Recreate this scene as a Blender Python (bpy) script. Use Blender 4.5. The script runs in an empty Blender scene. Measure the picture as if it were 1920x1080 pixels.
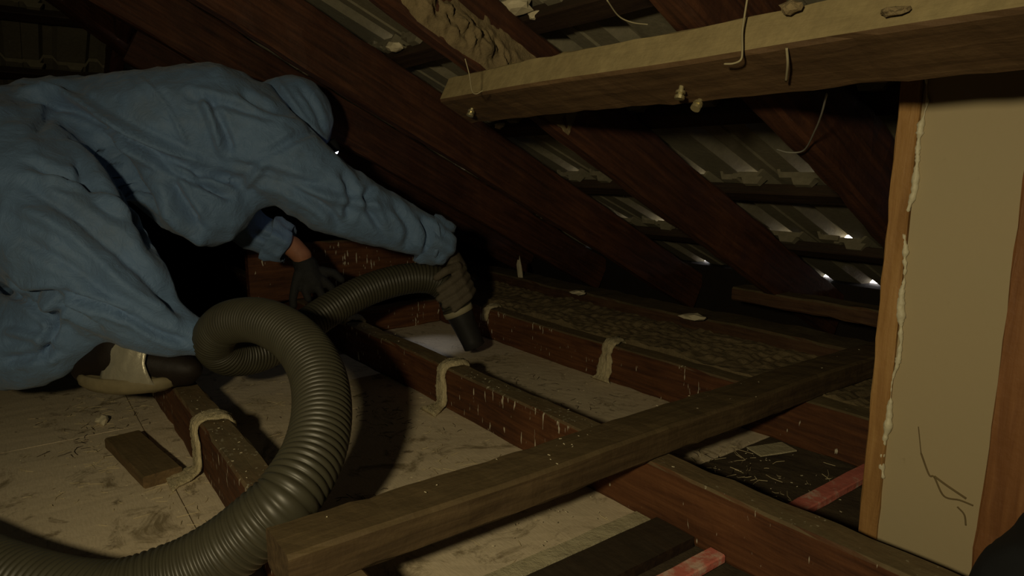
import bpy, bmesh, math, random
import numpy as np
from mathutils import Vector, Matrix
random.seed(7); rng = np.random.default_rng(7)
scene = bpy.context.scene
COL = scene.collection

# ------------------------------------------------------------------ camera
H = 0.56                                   # eye height above the ceiling lining
FPX = 1260.0                               # focal length in pixels of the 1920 px frame
PITCH = math.atan(225 / FPX); YAW = math.radians(36.6)
fh = Vector((-math.cos(YAW), math.sin(YAW), 0)); RT = Vector((math.sin(YAW), math.cos(YAW), 0)); ZZ = Vector((0, 0, 1))
FW = math.cos(PITCH) * fh - math.sin(PITCH) * ZZ
UP = math.sin(PITCH) * fh + math.cos(PITCH) * ZZ
CAM = Vector((0, 0, H))
cd = bpy.data.cameras.new('camera'); cam = bpy.data.objects.new('camera', cd); COL.objects.link(cam)
cd.sensor_width = 36; cd.lens = 36 * FPX / 1920; cd.clip_start = 0.02
cam.matrix_world = Matrix(((RT.x, UP.x, -FW.x, CAM.x), (RT.y, UP.y, -FW.y, CAM.y), (RT.z, UP.z, -FW.z, CAM.z), (0, 0, 0, 1)))
scene.camera = cam

# ------------------------------------------------------------------ world, lamps, exposure
world = bpy.data.worlds.new('sky'); scene.world = world; world.use_nodes = True
bg = world.node_tree.nodes['Background']; bg.inputs['Color'].default_value = (1.0, 0.93, 0.9, 1); bg.inputs['Strength'].default_value = 14.0

def spot(name, loc, target, energy, size, blend, color, radius):
    l = bpy.data.lights.new(name, 'SPOT'); o = bpy.data.objects.new(name, l); COL.objects.link(o)
    o.location = loc; o.rotation_euler = (Vector(target) - Vector(loc)).to_track_quat('-Z', 'Y').to_euler()
    l.energy = energy; l.spot_size = math.radians(size); l.spot_blend = blend; l.color = color; l.shadow_soft_size = radius
    return o
spot('work_lamp', (0.03, -0.34, 0.69), (-1.10, 0.78, 0.22), 29.0, 124, 1.0, (1.0, 0.84, 0.52), 0.035)
scene.cycles.max_bounces = 6

scene.view_settings.view_transform = 'Standard'; scene.view_settings.look = 'None'
scene.view_settings.exposure = 0.0; scene.view_settings.gamma = 1.0; scene.view_settings.use_curve_mapping = False

# ------------------------------------------------------------------ helpers
def at(x, y, d):
    "a place d metres ahead along the view axis, seen at x, y of the 1920 x 1080 frame"
    return CAM + FW * d + RT * ((x - 960) / FPX * d) + UP * ((540 - y) / FPX * d)
def onz(x, y, z):
    v = FW + RT * ((x - 960) / FPX) + UP * ((540 - y) / FPX); return CAM + v * ((z - H) / v.z)
def ony(x, y, Y):
    v = FW + RT * ((x - 960) / FPX) + UP * ((540 - y) / FPX); return CAM + v * (Y / v.y)

def tag(o, label=None, cat=None, group=None, kind=None):
    if label: o['label'] = label
    if cat: o['category'] = cat
    if group: o['group'] = group
    if kind: o['kind'] = kind
    return o
def link(o, parent=None):
    COL.objects.link(o)
    if parent is not None: o.parent = parent
    return o
def empty(name, loc=(0, 0, 0), mat=None):
    o = bpy.data.objects.new(name, None); o.empty_display_size = 0.05; COL.objects.link(o)
    if mat is not None: o.matrix_world = mat
    else: o.location = loc
    return o
def mesh_obj(name, verts, faces, mat, parent=None, smooth=False, matrix=None):
    me = bpy.data.meshes.new(name); me.from_pydata([tuple(v) for v in verts], [], faces); me.update()
    if smooth: me.polygons.foreach_set('use_smooth', [True] * len(me.polygons))
    if mat: me.materials.append(mat)
    o = bpy.data.objects.new(name, me)
    link(o, parent)
    if matrix is not None: o.matrix_basis = matrix
    return o
def frame(o, x, y, z):
    return Matrix(((x[0], y[0], z[0], o[0]), (x[1], y[1], z[1], o[1]), (x[2], y[2], z[2], o[2]), (0, 0, 0, 1)))
def box_bm(bm, x0, x1, y0, y1, z0, z1):
    v = [bm.verts.new(p) for p in ((x0, y0, z0), (x1, y0, z0), (x1, y1, z0), (x0, y1, z0), (x0, y0, z1), (x1, y0, z1), (x1, y1, z1), (x0, y1, z1))]
    for f in ((0, 3, 2, 1), (4, 5, 6, 7), (0, 1, 5, 4), (1, 2, 6, 5), (2, 3, 7, 6), (3, 0, 4, 7)): bm.faces.new([v[i] for i in f])
def bm_obj(name, bm, mat, parent=None, matrix=None, smooth=False):
    me = bpy.data.meshes.new(name); bm.to_mesh(me); bm.free()
    if smooth: me.polygons.foreach_set('use_smooth', [True] * len(me.polygons))
    if mat: me.materials.append(mat)
    o = bpy.data.objects.new(name, me); link(o, parent)
    if matrix is not None: o.matrix_basis = matrix
    return o
def timber(name, L, W, T, mat, matrix=None, parent=None, wob=0.0015, bev=0.004, seg=None, seed=0):
    "a sawn length of wood: local x along the grain 0..L, y 0..W, z 0..T, chipped arrises and a slight wander"
    r = np.random.default_rng(seed + int(L * 1000))
    n = seg or max(2, int(L / 0.04))
    prof = [(bev, 0), (W * .5, 0), (W - bev, 0), (W, bev), (W, T * .5), (W, T - bev), (W - bev, T), (W * .5, T), (bev, T), (0, T - bev), (0, T * .5), (0, bev)]
    vs, fs = [], []; k = len(prof)
    ph = r.uniform(0, 6.28, 4)
    for i in range(n + 1):
        x = L * i / n
        dy = wob * (math.sin(x * 5.1 + ph[0]) + .6 * math.sin(x * 13 + ph[1])); dz = wob * (math.sin(x * 4.3 + ph[2]) + .6 * math.sin(x * 11 + ph[3]))
        for j, (y, z) in enumerate(prof):
            e = r.normal(0, wob * .45) if 0 < i < n else 0
            vs.append((x, y + dy + e * (1 if y > W / 2 else -1), z + dz + e * (1 if z > T / 2 else -1)))
    for i in range(n):
        for j in range(k):
            a, b = i * k + j, i * k + (j + 1) % k; fs.append((a, b, b + k, a + k))
    fs.append(tuple(range(k - 1, -1, -1))); fs.append(tuple(n * k + j for j in range(k)))
    o = mesh_obj(name, vs, fs, mat, parent, matrix=matrix)
    # outward normals
    bm = bmesh.new(); bm.from_mesh(o.data); bmesh.ops.recalc_face_normals(bm, faces=bm.faces); bm.to_mesh(o.data); bm.free()
    return o
def spline(pts, per=12):
    P = [np.array(p, float) for p in pts]; P = [2 * P[0] - P[1]] + P + [2 * P[-1] - P[-2]]; out = []
    for i in range(1, len(P) - 2):
        for k in range(per):
            t = k / per; a, b, c, d = P[i - 1:i + 3]
            out.append(.5 * ((2 * b) + (c - a) * t + (2 * a - 5 * b + 4 * c - d) * t * t + (3 * b - a - 3 * c + d) * t ** 3))
    out.append(P[-2]); return np.array(out)
def resample(path, step):
    d = np.r_[0, np.cumsum(np.linalg.norm(np.diff(path, axis=0), axis=1))]; n = max(2, int(d[-1] / step) + 1)
    s = np.linspace(0, d[-1], n); return np.stack([np.interp(s, d, path[:, i]) for i in range(path.shape[1])], 1), s
def sweep(path, rad, sides=10, caps=True):
    "tube along path with one radius per point -> verts, faces"
    n = len(path); T = np.gradient(path, axis=0); T /= np.linalg.norm(T, axis=1)[:, None] + 1e-12
    u = np.cross(T[0], (0.13, 0.31, 0.94)); u /= np.linalg.norm(u); vs = []
    for i in range(n):
        u = u - T[i] * (u @ T[i]); u /= np.linalg.norm(u); w = np.cross(T[i], u)
        a = np.arange(sides) * 2 * np.pi / sides
        vs.append(path[i] + rad[i] * (np.cos(a)[:, None] * u + np.sin(a)[:, None] * w))
    vs = np.concatenate(vs); fs = []
    for i in range(n - 1):
        for j in range(sides):
            a, b = i * sides + j, i * sides + (j + 1) % sides; fs.append((a, b, b + sides, a + sides))
    if caps: fs.append(tuple(range(sides - 1, -1, -1))); fs.append(tuple((n - 1) * sides + j for j in range(sides)))
    return vs, fs
def wire(name, pts, r, mat, parent=None, per=8, sides=6):
    p = spline(pts, per); v, f = sweep(p, np.full(len(p), r), sides); return mesh_obj(name, v, f, mat, parent, smooth=True)
def noise3(p, freq, seed=0, n=9):
    "smooth pseudo noise: sum of plane waves with random directions, about -1..1"
    r = np.random.default_rng(seed); out = np.zeros(len(p))
    for _ in range(n):
        d = r.normal(size=3); d *= freq * r.uniform(.6, 1.5) / np.linalg.norm(d); out += np.sin(p @ d + r.uniform(0, 6.28))
    return out / n ** .5
ICO = None
def blob(name, chains, mat, voxel, smooth_it=6, parent=None):
    "one continuous skin grown round chains of (centre, radius) stations"
    global ICO
    if ICO is None:
        b = bmesh.new(); bmesh.ops.create_icosphere(b, subdivisions=2, radius=1)
        ICO = (np.array([v.co[:] for v in b.verts]), [tuple(v.index for v in f.verts) for f in b.faces]); b.free()
    V, F, k = [], [], 0
    for ch in chains:
        for i in range(len(ch)):
            (c0, r0) = ch[i]; c0 = np.array(c0, float)
            if i + 1 < len(ch):
                c1 = np.array(ch[i + 1][0], float); r1 = ch[i + 1][1]
                m = max(1, int(np.linalg.norm(c1 - c0) / (0.3 * min(r0, r1))))
            else: c1, r1, m = c0, r0, 1
            for q in range(m):
                t = q / m; V.append(ICO[0] * (r0 + (r1 - r0) * t) + c0 + (c1 - c0) * t); F += [tuple(a + k for a in f) for f in ICO[1]]; k += len(ICO[0])
    o = mesh_obj(name, np.concatenate(V), F, mat, parent)
    md = o.modifiers.new('r', 'REMESH'); md.mode = 'VOXEL'; md.voxel_size = voxel; md.use_smooth_shade = True
    sm = o.modifiers.new('s', 'SMOOTH'); sm.factor = .5; sm.iterations = smooth_it
    dg = bpy.context.evaluated_depsgraph_get(); me = bpy.data.meshes.new_from_object(o.evaluated_get(dg))
    o.modifiers.clear(); old = o.data; o.data = me; bpy.data.meshes.remove(old); me.name = name
    if not me.materials: me.materials.append(mat)
    me.polygons.foreach_set('use_smooth', [True] * len(me.polygons))
    return o
def get_co(me):
    a = np.empty(len(me.vertices) * 3); me.vertices.foreach_get('co', a); return a.reshape(-1, 3)
def get_no(me):
    a = np.empty(len(me.vertices) * 3); me.vertices.foreach_get('normal', a); return a.reshape(-1, 3)
def set_co(me, a):
    me.vertices.foreach_set('co', a.ravel()); me.update()

# ------------------------------------------------------------------ materials
class N:
    def __init__(s, name):
        s.m = bpy.data.materials.new(name); s.m.use_nodes = True; s.t = s.m.node_tree; s.b = s.t.nodes['Principled BSDF']
        s.b.inputs['Specular IOR Level'].default_value = 0.3
    def n(s, typ, **kw):
        x = s.t.nodes.new(typ)
        for k, v in kw.items():
            if k in x.inputs: x.inputs[k].default_value = v
            else: setattr(x, k, v)
        return x
    def l(s, a, b): s.t.links.new(a, b)
    def coords(s, scale=(1, 1, 1)):
        tc = s.n('ShaderNodeTexCoord'); mp = s.n('ShaderNodeMapping'); mp.inputs['Scale'].default_value = scale
        s.l(tc.outputs['Object'], mp.inputs['Vector']); return mp.outputs['Vector']
    def noise(s, vec, scale, detail=4, rough=.55, dist=0):
        x = s.n('ShaderNodeTexNoise'); x.inputs['Scale'].default_value = scale; x.inputs['Detail'].default_value = detail
        x.inputs['Roughness'].default_value = rough; x.inputs['Distortion'].default_value = dist; s.l(vec, x.inputs['Vector']); return x.outputs['Fac']
    def ramp(s, fac, stops):
        x = s.n('ShaderNodeValToRGB'); e = x.color_ramp.elements
        while len(e) < len(stops): e.new(.5)
        for q, (p, c) in zip(e, stops): q.position = p; q.color = (*c, 1) if len(c) == 3 else c
        s.l(fac, x.inputs['Fac']); return x.outputs['Color']
    def mix(s, fac, a, b):
        x = s.n('ShaderNodeMix', data_type='RGBA'); 
        if isinstance(fac, (int, float)): x.inputs[0].default_value = fac
        else: s.l(fac, x.inputs[0])
        for i, c in ((6, a), (7, b)):
            if isinstance(c, tuple): x.inputs[i].default_value = (*c, 1)
            else: s.l(c, x.inputs[i])
        return x.outputs[2]
    def math(s, op, a, b=None):
        x = s.n('ShaderNodeMath', operation=op)
        for i, c in enumerate((a, b)):
            if c is None: continue
            if isinstance(c, (int, float)): x.inputs[i].default_value = c
            else: s.l(c, x.inputs[i])
        return x.outputs[0]
    def out(s, col=None, rough=None, bump=None, strength=.4, dist=.004):
        if col is not None:
            if isinstance(col, tuple): s.b.inputs['Base Color'].default_value = (*col, 1)
            else: s.l(col, s.b.inputs['Base Color'])
        if rough is not None:
            if isinstance(rough, (int, float)): s.b.inputs['Roughness'].default_value = rough
            else: s.l(rough, s.b.inputs['Roughness'])
        if bump is not None:
            x = s.n('ShaderNodeBump'); x.inputs['Strength'].default_value = strength; x.inputs['Distance'].default_value = dist
            s.l(bump, x.inputs['Height']); s.l(x.outputs['Normal'], s.b.inputs['Normal'])
        return s.m
    def upness(s, lo, hi):
        g = s.n('ShaderNodeNewGeometry'); sp = s.n('ShaderNodeSeparateXYZ'); s.l(g.outputs['True Normal'], sp.inputs[0])
        r = s.n('ShaderNodeMapRange'); r.inputs[1].default_value = lo; r.inputs[2].default_value = hi; s.l(sp.outputs['Z'], r.inputs[0]); return r.outputs[0]

def wood(name, dark, mid, light, dust=None, dust_amt=.8, flecks=0.0, fleck_col=(.62, .57, .42), rough=.7, up=(.3, .8)):
    m = N(name); v = m.coords((1.2, 16, 16)); v2 = m.coords((1, 1, 1))
    g = m.noise(v, 5, 6, .62, .6); big = m.noise(v2, 4.5, 3, .5)
    f = m.math('ADD', m.math('MULTIPLY', g, .65), m.math('MULTIPLY', big, .35))
    c = m.ramp(f, [(.32, dark), (.5, mid), (.68, light)])
    if flecks:
        vv = m.coords((75, 75, 16)); s1 = m.noise(vv, 1.6, 2, .5); s2 = m.noise(v2, 5, 2)
        mk = m.ramp(m.math('ADD', s1, m.math('MULTIPLY', s2, flecks)), [(.86, (0, 0, 0)), (.90, (1, 1, 1))]); c = m.mix(mk, c, fleck_col)
    if dust:
        dn = m.noise(v2, 55, 5, .7); patch = m.noise(v2, 7, 3, .6)
        d2 = m.mix(dn, tuple(x * .55 for x in dust), tuple(x * 1.25 for x in dust))
        amt = m.math('MULTIPLY', m.upness(*up), m.ramp(patch, [(.25, (dust_amt * .75,) * 3), (.6, (dust_amt,) * 3)])); c = m.mix(amt, c, d2)
    return m.out(c, rough, m.math('ADD', g, m.noise(v2, 90, 3)), .35, .003)

DUST = (.20, .165, .085)
M = {}
M['joist'] = wood('old red hardwood', (.035, .013, .006), (.10, .038, .014), (.17, .07, .026), DUST, .75, flecks=.36)
M['joist_plain'] = wood('old red hardwood clean', (.05, .018, .008), (.13, .05, .018), (.21, .09, .034), (.12, .085, .05), .7)
M['rafter'] = wood('dark red rafter', (.018, .007, .0035), (.056, .021, .0095), (.11, .042, .018), (.10, .075, .04), .3)
M['dark_wood'] = wood('dark brown board', (.014, .008, .005), (.03, .017, .009), (.05, .03, .016), (.06, .05, .03), .5)
M['purlin'] = wood('dusty purlin wood', (.05, .028, .012), (.095, .055, .024), (.14, .085, .038), (.30, .24, .115), .97, up=(.12, .3))
M['beam'] = wood('brown binder wood', (.035, .022, .011), (.085, .056, .026), (.14, .095, .045), (.15, .11, .05), .55)
M['pine'] = wood('orange pine', (.22, .11, .035), (.33, .18, .06), (.42, .25, .09), rough=.55)
M['pine_red'] = wood('orange red pine', (.14, .055, .018), (.22, .095, .032), (.30, .14, .05), rough=.6)
M['dusty'] = wood('dust covered timber', (.03, .016, .008), (.07, .035, .016), (.11, .06, .026), (.14, .11, .055), .95)
M['offcut'] = wood('offcut', (.07, .045, .02), (.14, .09, .04), (.2, .13, .06), (.17, .13, .06), .5)
M['red_strip'] = (lambda m: m.out(m.mix(m.ramp(m.noise(m.coords(), 22, 5, .7), [(.5, (0, 0, 0)), (.62, (1, 1, 1))]), (.62, .19, .14), (.70, .50, .38)), .6, m.noise(m.coords(), 60)))(N('red paint peeling'))

def plaster_mat():
    m = N('ceiling lining dirty cream'); v = m.coords(); st = m.coords((1, 5, 1))
    a = m.noise(v, 3.2, 5, .6, .4); b = m.noise(v, 17, 6, .7, .5); c = m.noise(st, 60, 4, .6); d = m.noise(v, 8, 6, .75, 1.2)
    base = m.mix(a, (.66, .54, .35), (.78, .67, .48))
    base = m.mix(m.ramp(c, [(.35, (.25,) * 3), (.65, (0,) * 3)]), base, (.34, .27, .14))
    base = m.mix(m.ramp(d, [(.55, (0, 0, 0)), (.66, (.75,) * 3)]), base, (.17, .125, .055))
    base = m.mix(m.ramp(b, [(.60, (0, 0, 0)), (.70, (.8,) * 3)]), base, (.12, .085, .04))
    return m.out(base, .75, m.math('ADD', b, m.math('MULTIPLY', c, .4)), .35, .003)
M['lining'] = plaster_mat()
def dirt_mat(name, a, b, sc=40):
    m = N(name); v = m.coords(); n1 = m.noise(v, sc, 6, .75); n2 = m.noise(v, sc * .18, 4, .6)
    return m.out(m.mix(m.math('MULTIPLY', n1, m.math('ADD', n2, .5)), a, b), .95, n1, .9, .006)
M['dirt'] = dirt_mat('crumbly dust', (.055, .04, .019), (.31, .235, .12))
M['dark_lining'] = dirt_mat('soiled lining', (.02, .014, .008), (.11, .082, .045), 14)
M['cream_strip'] = dirt_mat('cream cover strip', (.32, .28, .15), (.60, .54, .36), 30)
def scrim_mat():
    m = N('hemp and plaster'); v = m.coords((60, 60, 6)); n = m.noise(v, 2.5, 5, .7, .8)
    return m.out(m.mix(n, (.36, .29, .14), (.74, .65, .42)), .85, n, 1.0, .006)
M['scrim'] = scrim_mat()
M['chip'] = (lambda m: m.out(m.mix(m.noise(m.coords(), 70), (.42, .36, .22), (.66, .6, .42)), .85))(N('plaster chip'))
def tile_mat():
    m = N('concrete tile underside'); v = m.coords(); n = m.noise(v, 70, 5, .7); b = m.noise(v, 6, 4, .6)
    return m.out(m.mix(m.math('MULTIPLY', n, m.math('ADD', b, .4)), (.11, .10, .062), (.27, .24, .16)), .85, n, .4, .003)
M['tile'] = tile_mat()
def cloth_mat():
    m = N('blue disposable coverall cloth'); v = m.coords(); w = m.noise(v, 9, 5, .6, .8); f = m.noise(v, 420, 2); k = m.noise(v, 26, 5, .65, 1.5); dirt = m.noise(v, 5, 5, .7)
    c = m.mix(w, (.125, .215, .375), (.17, .28, .46)); c = m.mix(m.ramp(dirt, [(.5, (0, 0, 0)), (.75, (.45,) * 3)]), c, (.14, .15, .13))
    m.b.inputs['Sheen Weight'].default_value = .15
    return m.out(c, .6, m.math('ADD', m.math('MULTIPLY', k, 1.0), m.math('MULTIPLY', f, .06)), .45, .012)
M['cloth'] = cloth_mat()
def simple(name, col, rough=.6, metal=0, bumpscale=None, strength=.3, spec=None):
    m = N(name); m.b.inputs['Metallic'].default_value = metal
    if spec is not None: m.b.inputs['Specular IOR Level'].default_value = spec
    c = m.mix(m.noise(m.coords(), bumpscale or 30, 4), tuple(x * .7 for x in col), tuple(min(1, x * 1.25) for x in col))
    return m.out(c, rough, m.noise(m.coords(), bumpscale, 4) if bumpscale else None, strength)
M['hose'] = simple('dusty grey olive hose rubber', (.056, .052, .032), .45, 0, 25, .05, .5)
M['nozzle'] = simple('black nozzle plastic', (.028, .027, .025), .5)
M['ring'] = simple('pale cuff band', (.36, .32, .2), .6)
M['glove'] = simple('grey brown work glove', (.12, .10, .068), .85, 0, 200, .4)
M['glove_dark'] = simple('charcoal work glove', (.022, .022, .021), .8, 0, 200, .4)
M['skin'] = simple('skin', (.34, .15, .085), .6, 0, 60, .1)
M['boot'] = simple('dark brown boot leather', (.016, .011, .007), .6, 0, 40, .3)
M['pad'] = simple('pale dusty rubber pad', (.24, .20, .11), .6, 0, 60, .2)
def tape_mat():
    m = N('silver duct tape'); v = m.coords((1, 1, 1)); n = m.noise(v, 26, 4, .6, 1.0)
    m.b.inputs['Metallic'].default_value = .35
    return m.out(m.mix(n, (.34, .32, .23), (.55, .51, .38)), .36, n, .4, .006)
M['tape'] = tape_mat()
M['black'] = simple('black cloth', (.010, .011, .012), .9)
M['mask'] = simple('black respirator rubber', (.015, .015, .015), .6)
M['zinc'] = simple('zinc nail head', (.62, .55, .30), .35, .8)
M['metal_wire'] = simple('grey wire', (.28, .27, .22), .5, .3)
M['web'] = simple('dusty cobweb thread', (.30, .26, .15), .9)
M['straw'] = simple('straw', (.5, .42, .24), .8)
M['caulk'] = simple('white filler bead', (.6, .55, .38), .5, 0, 80, .5)
def panel_mat():
    m = N('pinkish cream painted sheet'); v = m.coords(); n = m.noise(v, 4, 4, .6, .5); s = m.noise(v, 60, 4, .6)
    c = m.mix(n, (.40, .31, .175), (.37, .315, .185))
    # a branching dark stain along a bent line
    tc = m.n('ShaderNodeTexCoord'); wv = m.n('ShaderNodeTexWave'); wv.inputs['Scale'].default_value = 1.1; wv.inputs['Distortion'].default_value = 6; wv.inputs['Detail'].default_value = 4
    c = m.mix(m.ramp(s, [(.70, (0, 0, 0)), (.80, (.35,) * 3)]), c, (.2, .16, .08))
    return m.out(c, .6, s, .08)
M['panel'] = panel_mat()
M['stain'] = simple('dark mould stain', (.15, .11, .05), .95)
M['shell'] = simple('boards darkened as shade', (.012, .008, .005), .9)  # colour taken near black to paint in shade on far floor and walls

# ------------------------------------------------------------------ roof frame of reference
S = math.radians(27.5)
rv = Vector((0, math.cos(S), -math.sin(S))); nv = Vector((0, math.sin(S), math.cos(S))); xv = Vector((1, 0, 0))
def roofp(x, t, q): return CAM + xv * x + rv * t + nv * q
Q0, Q1 = 0.448, 0.577                       # rafter underside and top, measured square to the slope from the eye

# ------------------------------------------------------------------ the setting: floor (ceiling lining), shell
floor = empty('floor'); tag(floor, 'cream ceiling lining between the joists', kind='structure')
def slab(name, x0, x1, y0, y1, z0, z1, mat, parent, lumps=0, n=(1, 1), seed=0):
    nx, ny = n; vs, fs = [], []
    for j in range(ny + 1):
        for i in range(nx + 1): vs.append((x0 + (x1 - x0) * i / nx, y0 + (y1 - y0) * j / ny, z1))
    A = np.array(vs)
    if lumps: A[:, 2] += lumps * (noise3(A, 30, seed) * .5 + noise3(A, 80, seed + 1) * .35 + noise3(A, 190, seed + 2) * .25)
    vs = [tuple(v) for v in A]
    for j in range(ny):
        for i in range(nx): a = j * (nx + 1) + i; fs.append((a, a + 1, a + nx + 2, a + nx + 1))
    k = len(vs); vs += [(x0, y0, z0), (x1, y0, z0), (x1, y1, z0), (x0, y1, z0)]; fs.append((k + 3, k + 2, k + 1, k))
    rim = [[i for i in range(nx + 1)], [j * (nx + 1) + nx for j in range(ny + 1)], [ny * (nx + 1) + i for i in range(nx, -1, -1)], [j * (nx + 1) for j in range(ny, -1, -1)]]
    for e, (c0, c1) in zip(rim, ((0, 1), (1, 2), (2, 3), (3, 0))): fs.append(tuple([k + c0, k + c1] + e[::-1]))
    return mesh_obj(name, vs, fs, mat, parent, smooth=False)
JY = [0.42 * H, 1.385 * H, 2.20 * H]        # front faces of the three joists
JW, JT = 0.052, 0.101
PANELS = [(-4.7, -2.3, -1.6, JY[0] + JW / 2, -.003, 'shell'), (-4.7, -2.3, JY[0] + JW / 2, JY[1] + JW / 2, -.003, 'shell'), (-2.297, -1.62, -1.6, .182, 0.0, 'lining'), (-1.6197, -0.70, -1.6, .182, 0.0, 'lining'), (-2.297, -1.62, .184, JY[0] + JW / 2, 0.0, 'lining'), (-1.6197, -0.70, .184, JY[0] + JW / 2, 0.0, 'lining'),  # far panels take the near-black colour as painted shade behind the legs
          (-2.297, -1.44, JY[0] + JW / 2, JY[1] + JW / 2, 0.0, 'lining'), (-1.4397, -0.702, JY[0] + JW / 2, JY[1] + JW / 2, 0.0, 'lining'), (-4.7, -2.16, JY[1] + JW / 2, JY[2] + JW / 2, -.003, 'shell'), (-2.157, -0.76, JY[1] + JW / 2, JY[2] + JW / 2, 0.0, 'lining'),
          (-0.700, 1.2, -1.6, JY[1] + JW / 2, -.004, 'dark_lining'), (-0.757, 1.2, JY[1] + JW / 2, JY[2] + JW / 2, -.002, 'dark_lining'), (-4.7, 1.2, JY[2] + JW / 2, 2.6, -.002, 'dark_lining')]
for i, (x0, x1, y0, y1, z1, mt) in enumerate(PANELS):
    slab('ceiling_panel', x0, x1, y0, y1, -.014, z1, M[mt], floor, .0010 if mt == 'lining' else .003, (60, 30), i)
slab('cover_strip', -.699, -.668, .15, JY[1] - .002, -.003, .006, M['cream_strip'], floor, .0012, (8, 70), 19)
slab('floor_board', -.656, -.582, .10, JY[1] - .002, -.002, .014, M['dark_wood'], floor, .001, (8, 40), 20)

shell = [('wall_left', (-4.75, -4.67, -2.6, 2.1, -.05, .40)), ('wall_right', (1.19, 1.28, -2.6, 2.1, -.05, 1.8)), ('wall_back', (-4.75, 1.28, -2.68, -2.55, -.05, 1.8)),
         ('wall_far', (-4.75, 1.28, 1.96, 2.06, -.05, .220)), ('floor_back', (-4.75, 1.28, -2.6, 2.05, -.05, -.016))]
for nm, b in shell:
    bm = bmesh.new(); box_bm(bm, *b); tag(bm_obj(nm, bm, M['shell']), kind='structure')
# the slope behind the viewer
bm = bmesh.new(); v = [bm.verts.new(p) for p in ((-4.8, -.36, 1.46), (1.3, -.36, 1.46), (1.3, -2.75, .22), (-4.8, -2.75, .22))]; bm.faces.new(v)
v2 = [bm.verts.new((p.co.x, p.co.y, p.co.z + .04)) for p in v]; bm.faces.new(v2[::-1])
for i in range(4): bm.faces.new((v[i], v2[i], v2[(i + 1) % 4], v[(i + 1) % 4]))
tag(bm_obj('ceiling_back', bm, M['shell']), kind='structure')

# ------------------------------------------------------------------ roof: battens and tiles
roof = empty('roof'); tag(roof, 'concrete tiles on battens, seen from below', kind='structure')
GAUGE = 0.337; TB = [0.60 + GAUGE * k for k in range(-4, 4)]
BX0, BX1 = -3.3, 1.2
for k, t in enumerate(TB):
    timber('batten', BX1 - BX0, .045, .026, M['dark_wood'], frame(roofp(BX0, t - .045, Q1), xv, rv, nv), roof, .0008, .003, 40, k)
TW, TL = 0.300, 0.425
def tile_mesh():
    # across the tile: flat pans and two raised rolls, a lip at the side that tucks under the neighbour
    prof = [(-.012, -.004), (0, -.004), (.003, 0), (.052, 0), (.066, .024), (.094, .024), (.108, 0), (.196, 0), (.210, .024), (.238, .024), (.252, 0), (.300, 0)]
    th = .013; ny = 6; vs, fs = [], []; k = len(prof)
    for side in (0, 1):
        for j in range(ny + 1):
            for (x, z) in prof: vs.append((x, TL * j / ny, z + (th if side else 0)))
    off = (ny + 1) * k
    for j in range(ny):
        for i in range(k - 1):
            a = j * k + i; fs.append((a, a + k, a + k + 1, a + 1)); fs.append((off + a, off + a + 1, off + a + k + 1, off + a + k))
    for i in range(k - 1):
        fs.append((i, i + 1, off + i + 1, off + i)); a = ny * k + i; fs.append((a, off + a, off + a + 1, a + 1))
    for j in range(ny):
        a = j * k; fs.append((a, off + a, off + a + k, a + k)); a = j * k + k - 1; fs.append((a, a + k, off + a + k, off + a))
    # two hanging nibs at the head
    for x0 in (.012, .135):
        b = len(vs); w = .055
        for (x, y, z) in ((x0, .0, .002), (x0 + w, .0, .002), (x0 + w, .020, .002), (x0, .020, .002), (x0 + .01, .002, -.015), (x0 + w - .01, .002, -.015), (x0 + w - .01, .016, -.015), (x0 + .01, .016, -.015)): vs.append((x, y, z))
        for f in ((4, 7, 6, 5), (0, 4, 5, 1), (1, 5, 6, 2), (2, 6, 7, 3), (3, 7, 4, 0)): fs.append(tuple(b + q for q in f))
    me = bpy.data.meshes.new('roof_tile'); me.from_pydata(vs, [], fs); me.materials.append(M['tile'])
    bm = bmesh.new(); bm.from_mesh(me); bmesh.ops.recalc_face_normals(bm, faces=bm.faces); bm.to_mesh(me); bm.free(); return me
TME = tile_mesh()
tilt = math.asin(.0205 / GAUGE)
for k, t in enumerate(TB):
    for c in range(-17, 4):
        x = c * TW + (.06 if k % 2 else -.03) - .02
        lift = abs(rng.normal(0, .0035)); dt = rng.normal(0, .004); a = tilt + rng.normal(0, .004)
        o = bpy.data.objects.new('roof_tile', TME); link(o, roof)
        yv = rv * math.cos(a) + nv * math.sin(a); zv = nv * math.cos(a) - rv * math.sin(a)
        o.matrix_basis = frame(roofp(x, t - .062 + dt, Q1 + .027 + lift), xv, yv, zv)

# the hipped end at the far left: the same tiles falling away from the viewer
hr = Vector((-math.cos(S), 0, -math.sin(S))); hn = Vector((-math.sin(S), 0, math.cos(S))); hy = Vector((0, 1, 0))
hv = FW + RT * ((100 - 960) / FPX) + UP * ((540 - 126) / FPX)
HP0 = Vector((-3.0, 0, .985)); kk = (HP0 - CAM).dot(hn) / hv.dot(hn); HB = CAM + hv * kk; HT0 = (HB - HP0).dot(hr)
for k in range(-3, 6):
    t = HT0 + .05 + GAUGE * k
    timber('batten', 4.0, .045, .026, M['dark_wood'], frame(HP0 + hr * (t - .045) - hn * .030 + hy * -2.3, hy, hr, hn), roof, .0008, .003, 30, 90 + k)
    for c in range(-8, 8):
        o = bpy.data.objects.new('roof_tile', TME); link(o, roof); a = tilt + rng.normal(0, .004)
        yv = hr * math.cos(a) + hn * math.sin(a); zv = hn * math.cos(a) - hr * math.sin(a)
        o.matrix_basis = frame(HP0 + hr * (t - .062 + rng.normal(0, .004)) + hn * abs(rng.normal(0, .0012)) + hy * (c * TW + .09), hy, yv, zv)
hd_ = Vector((-1, 1, -math.tan(S))).normalized(); hs_ = Vector((-.7071, -.7071, 0)); hu_ = hd_.cross(hs_)
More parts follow.
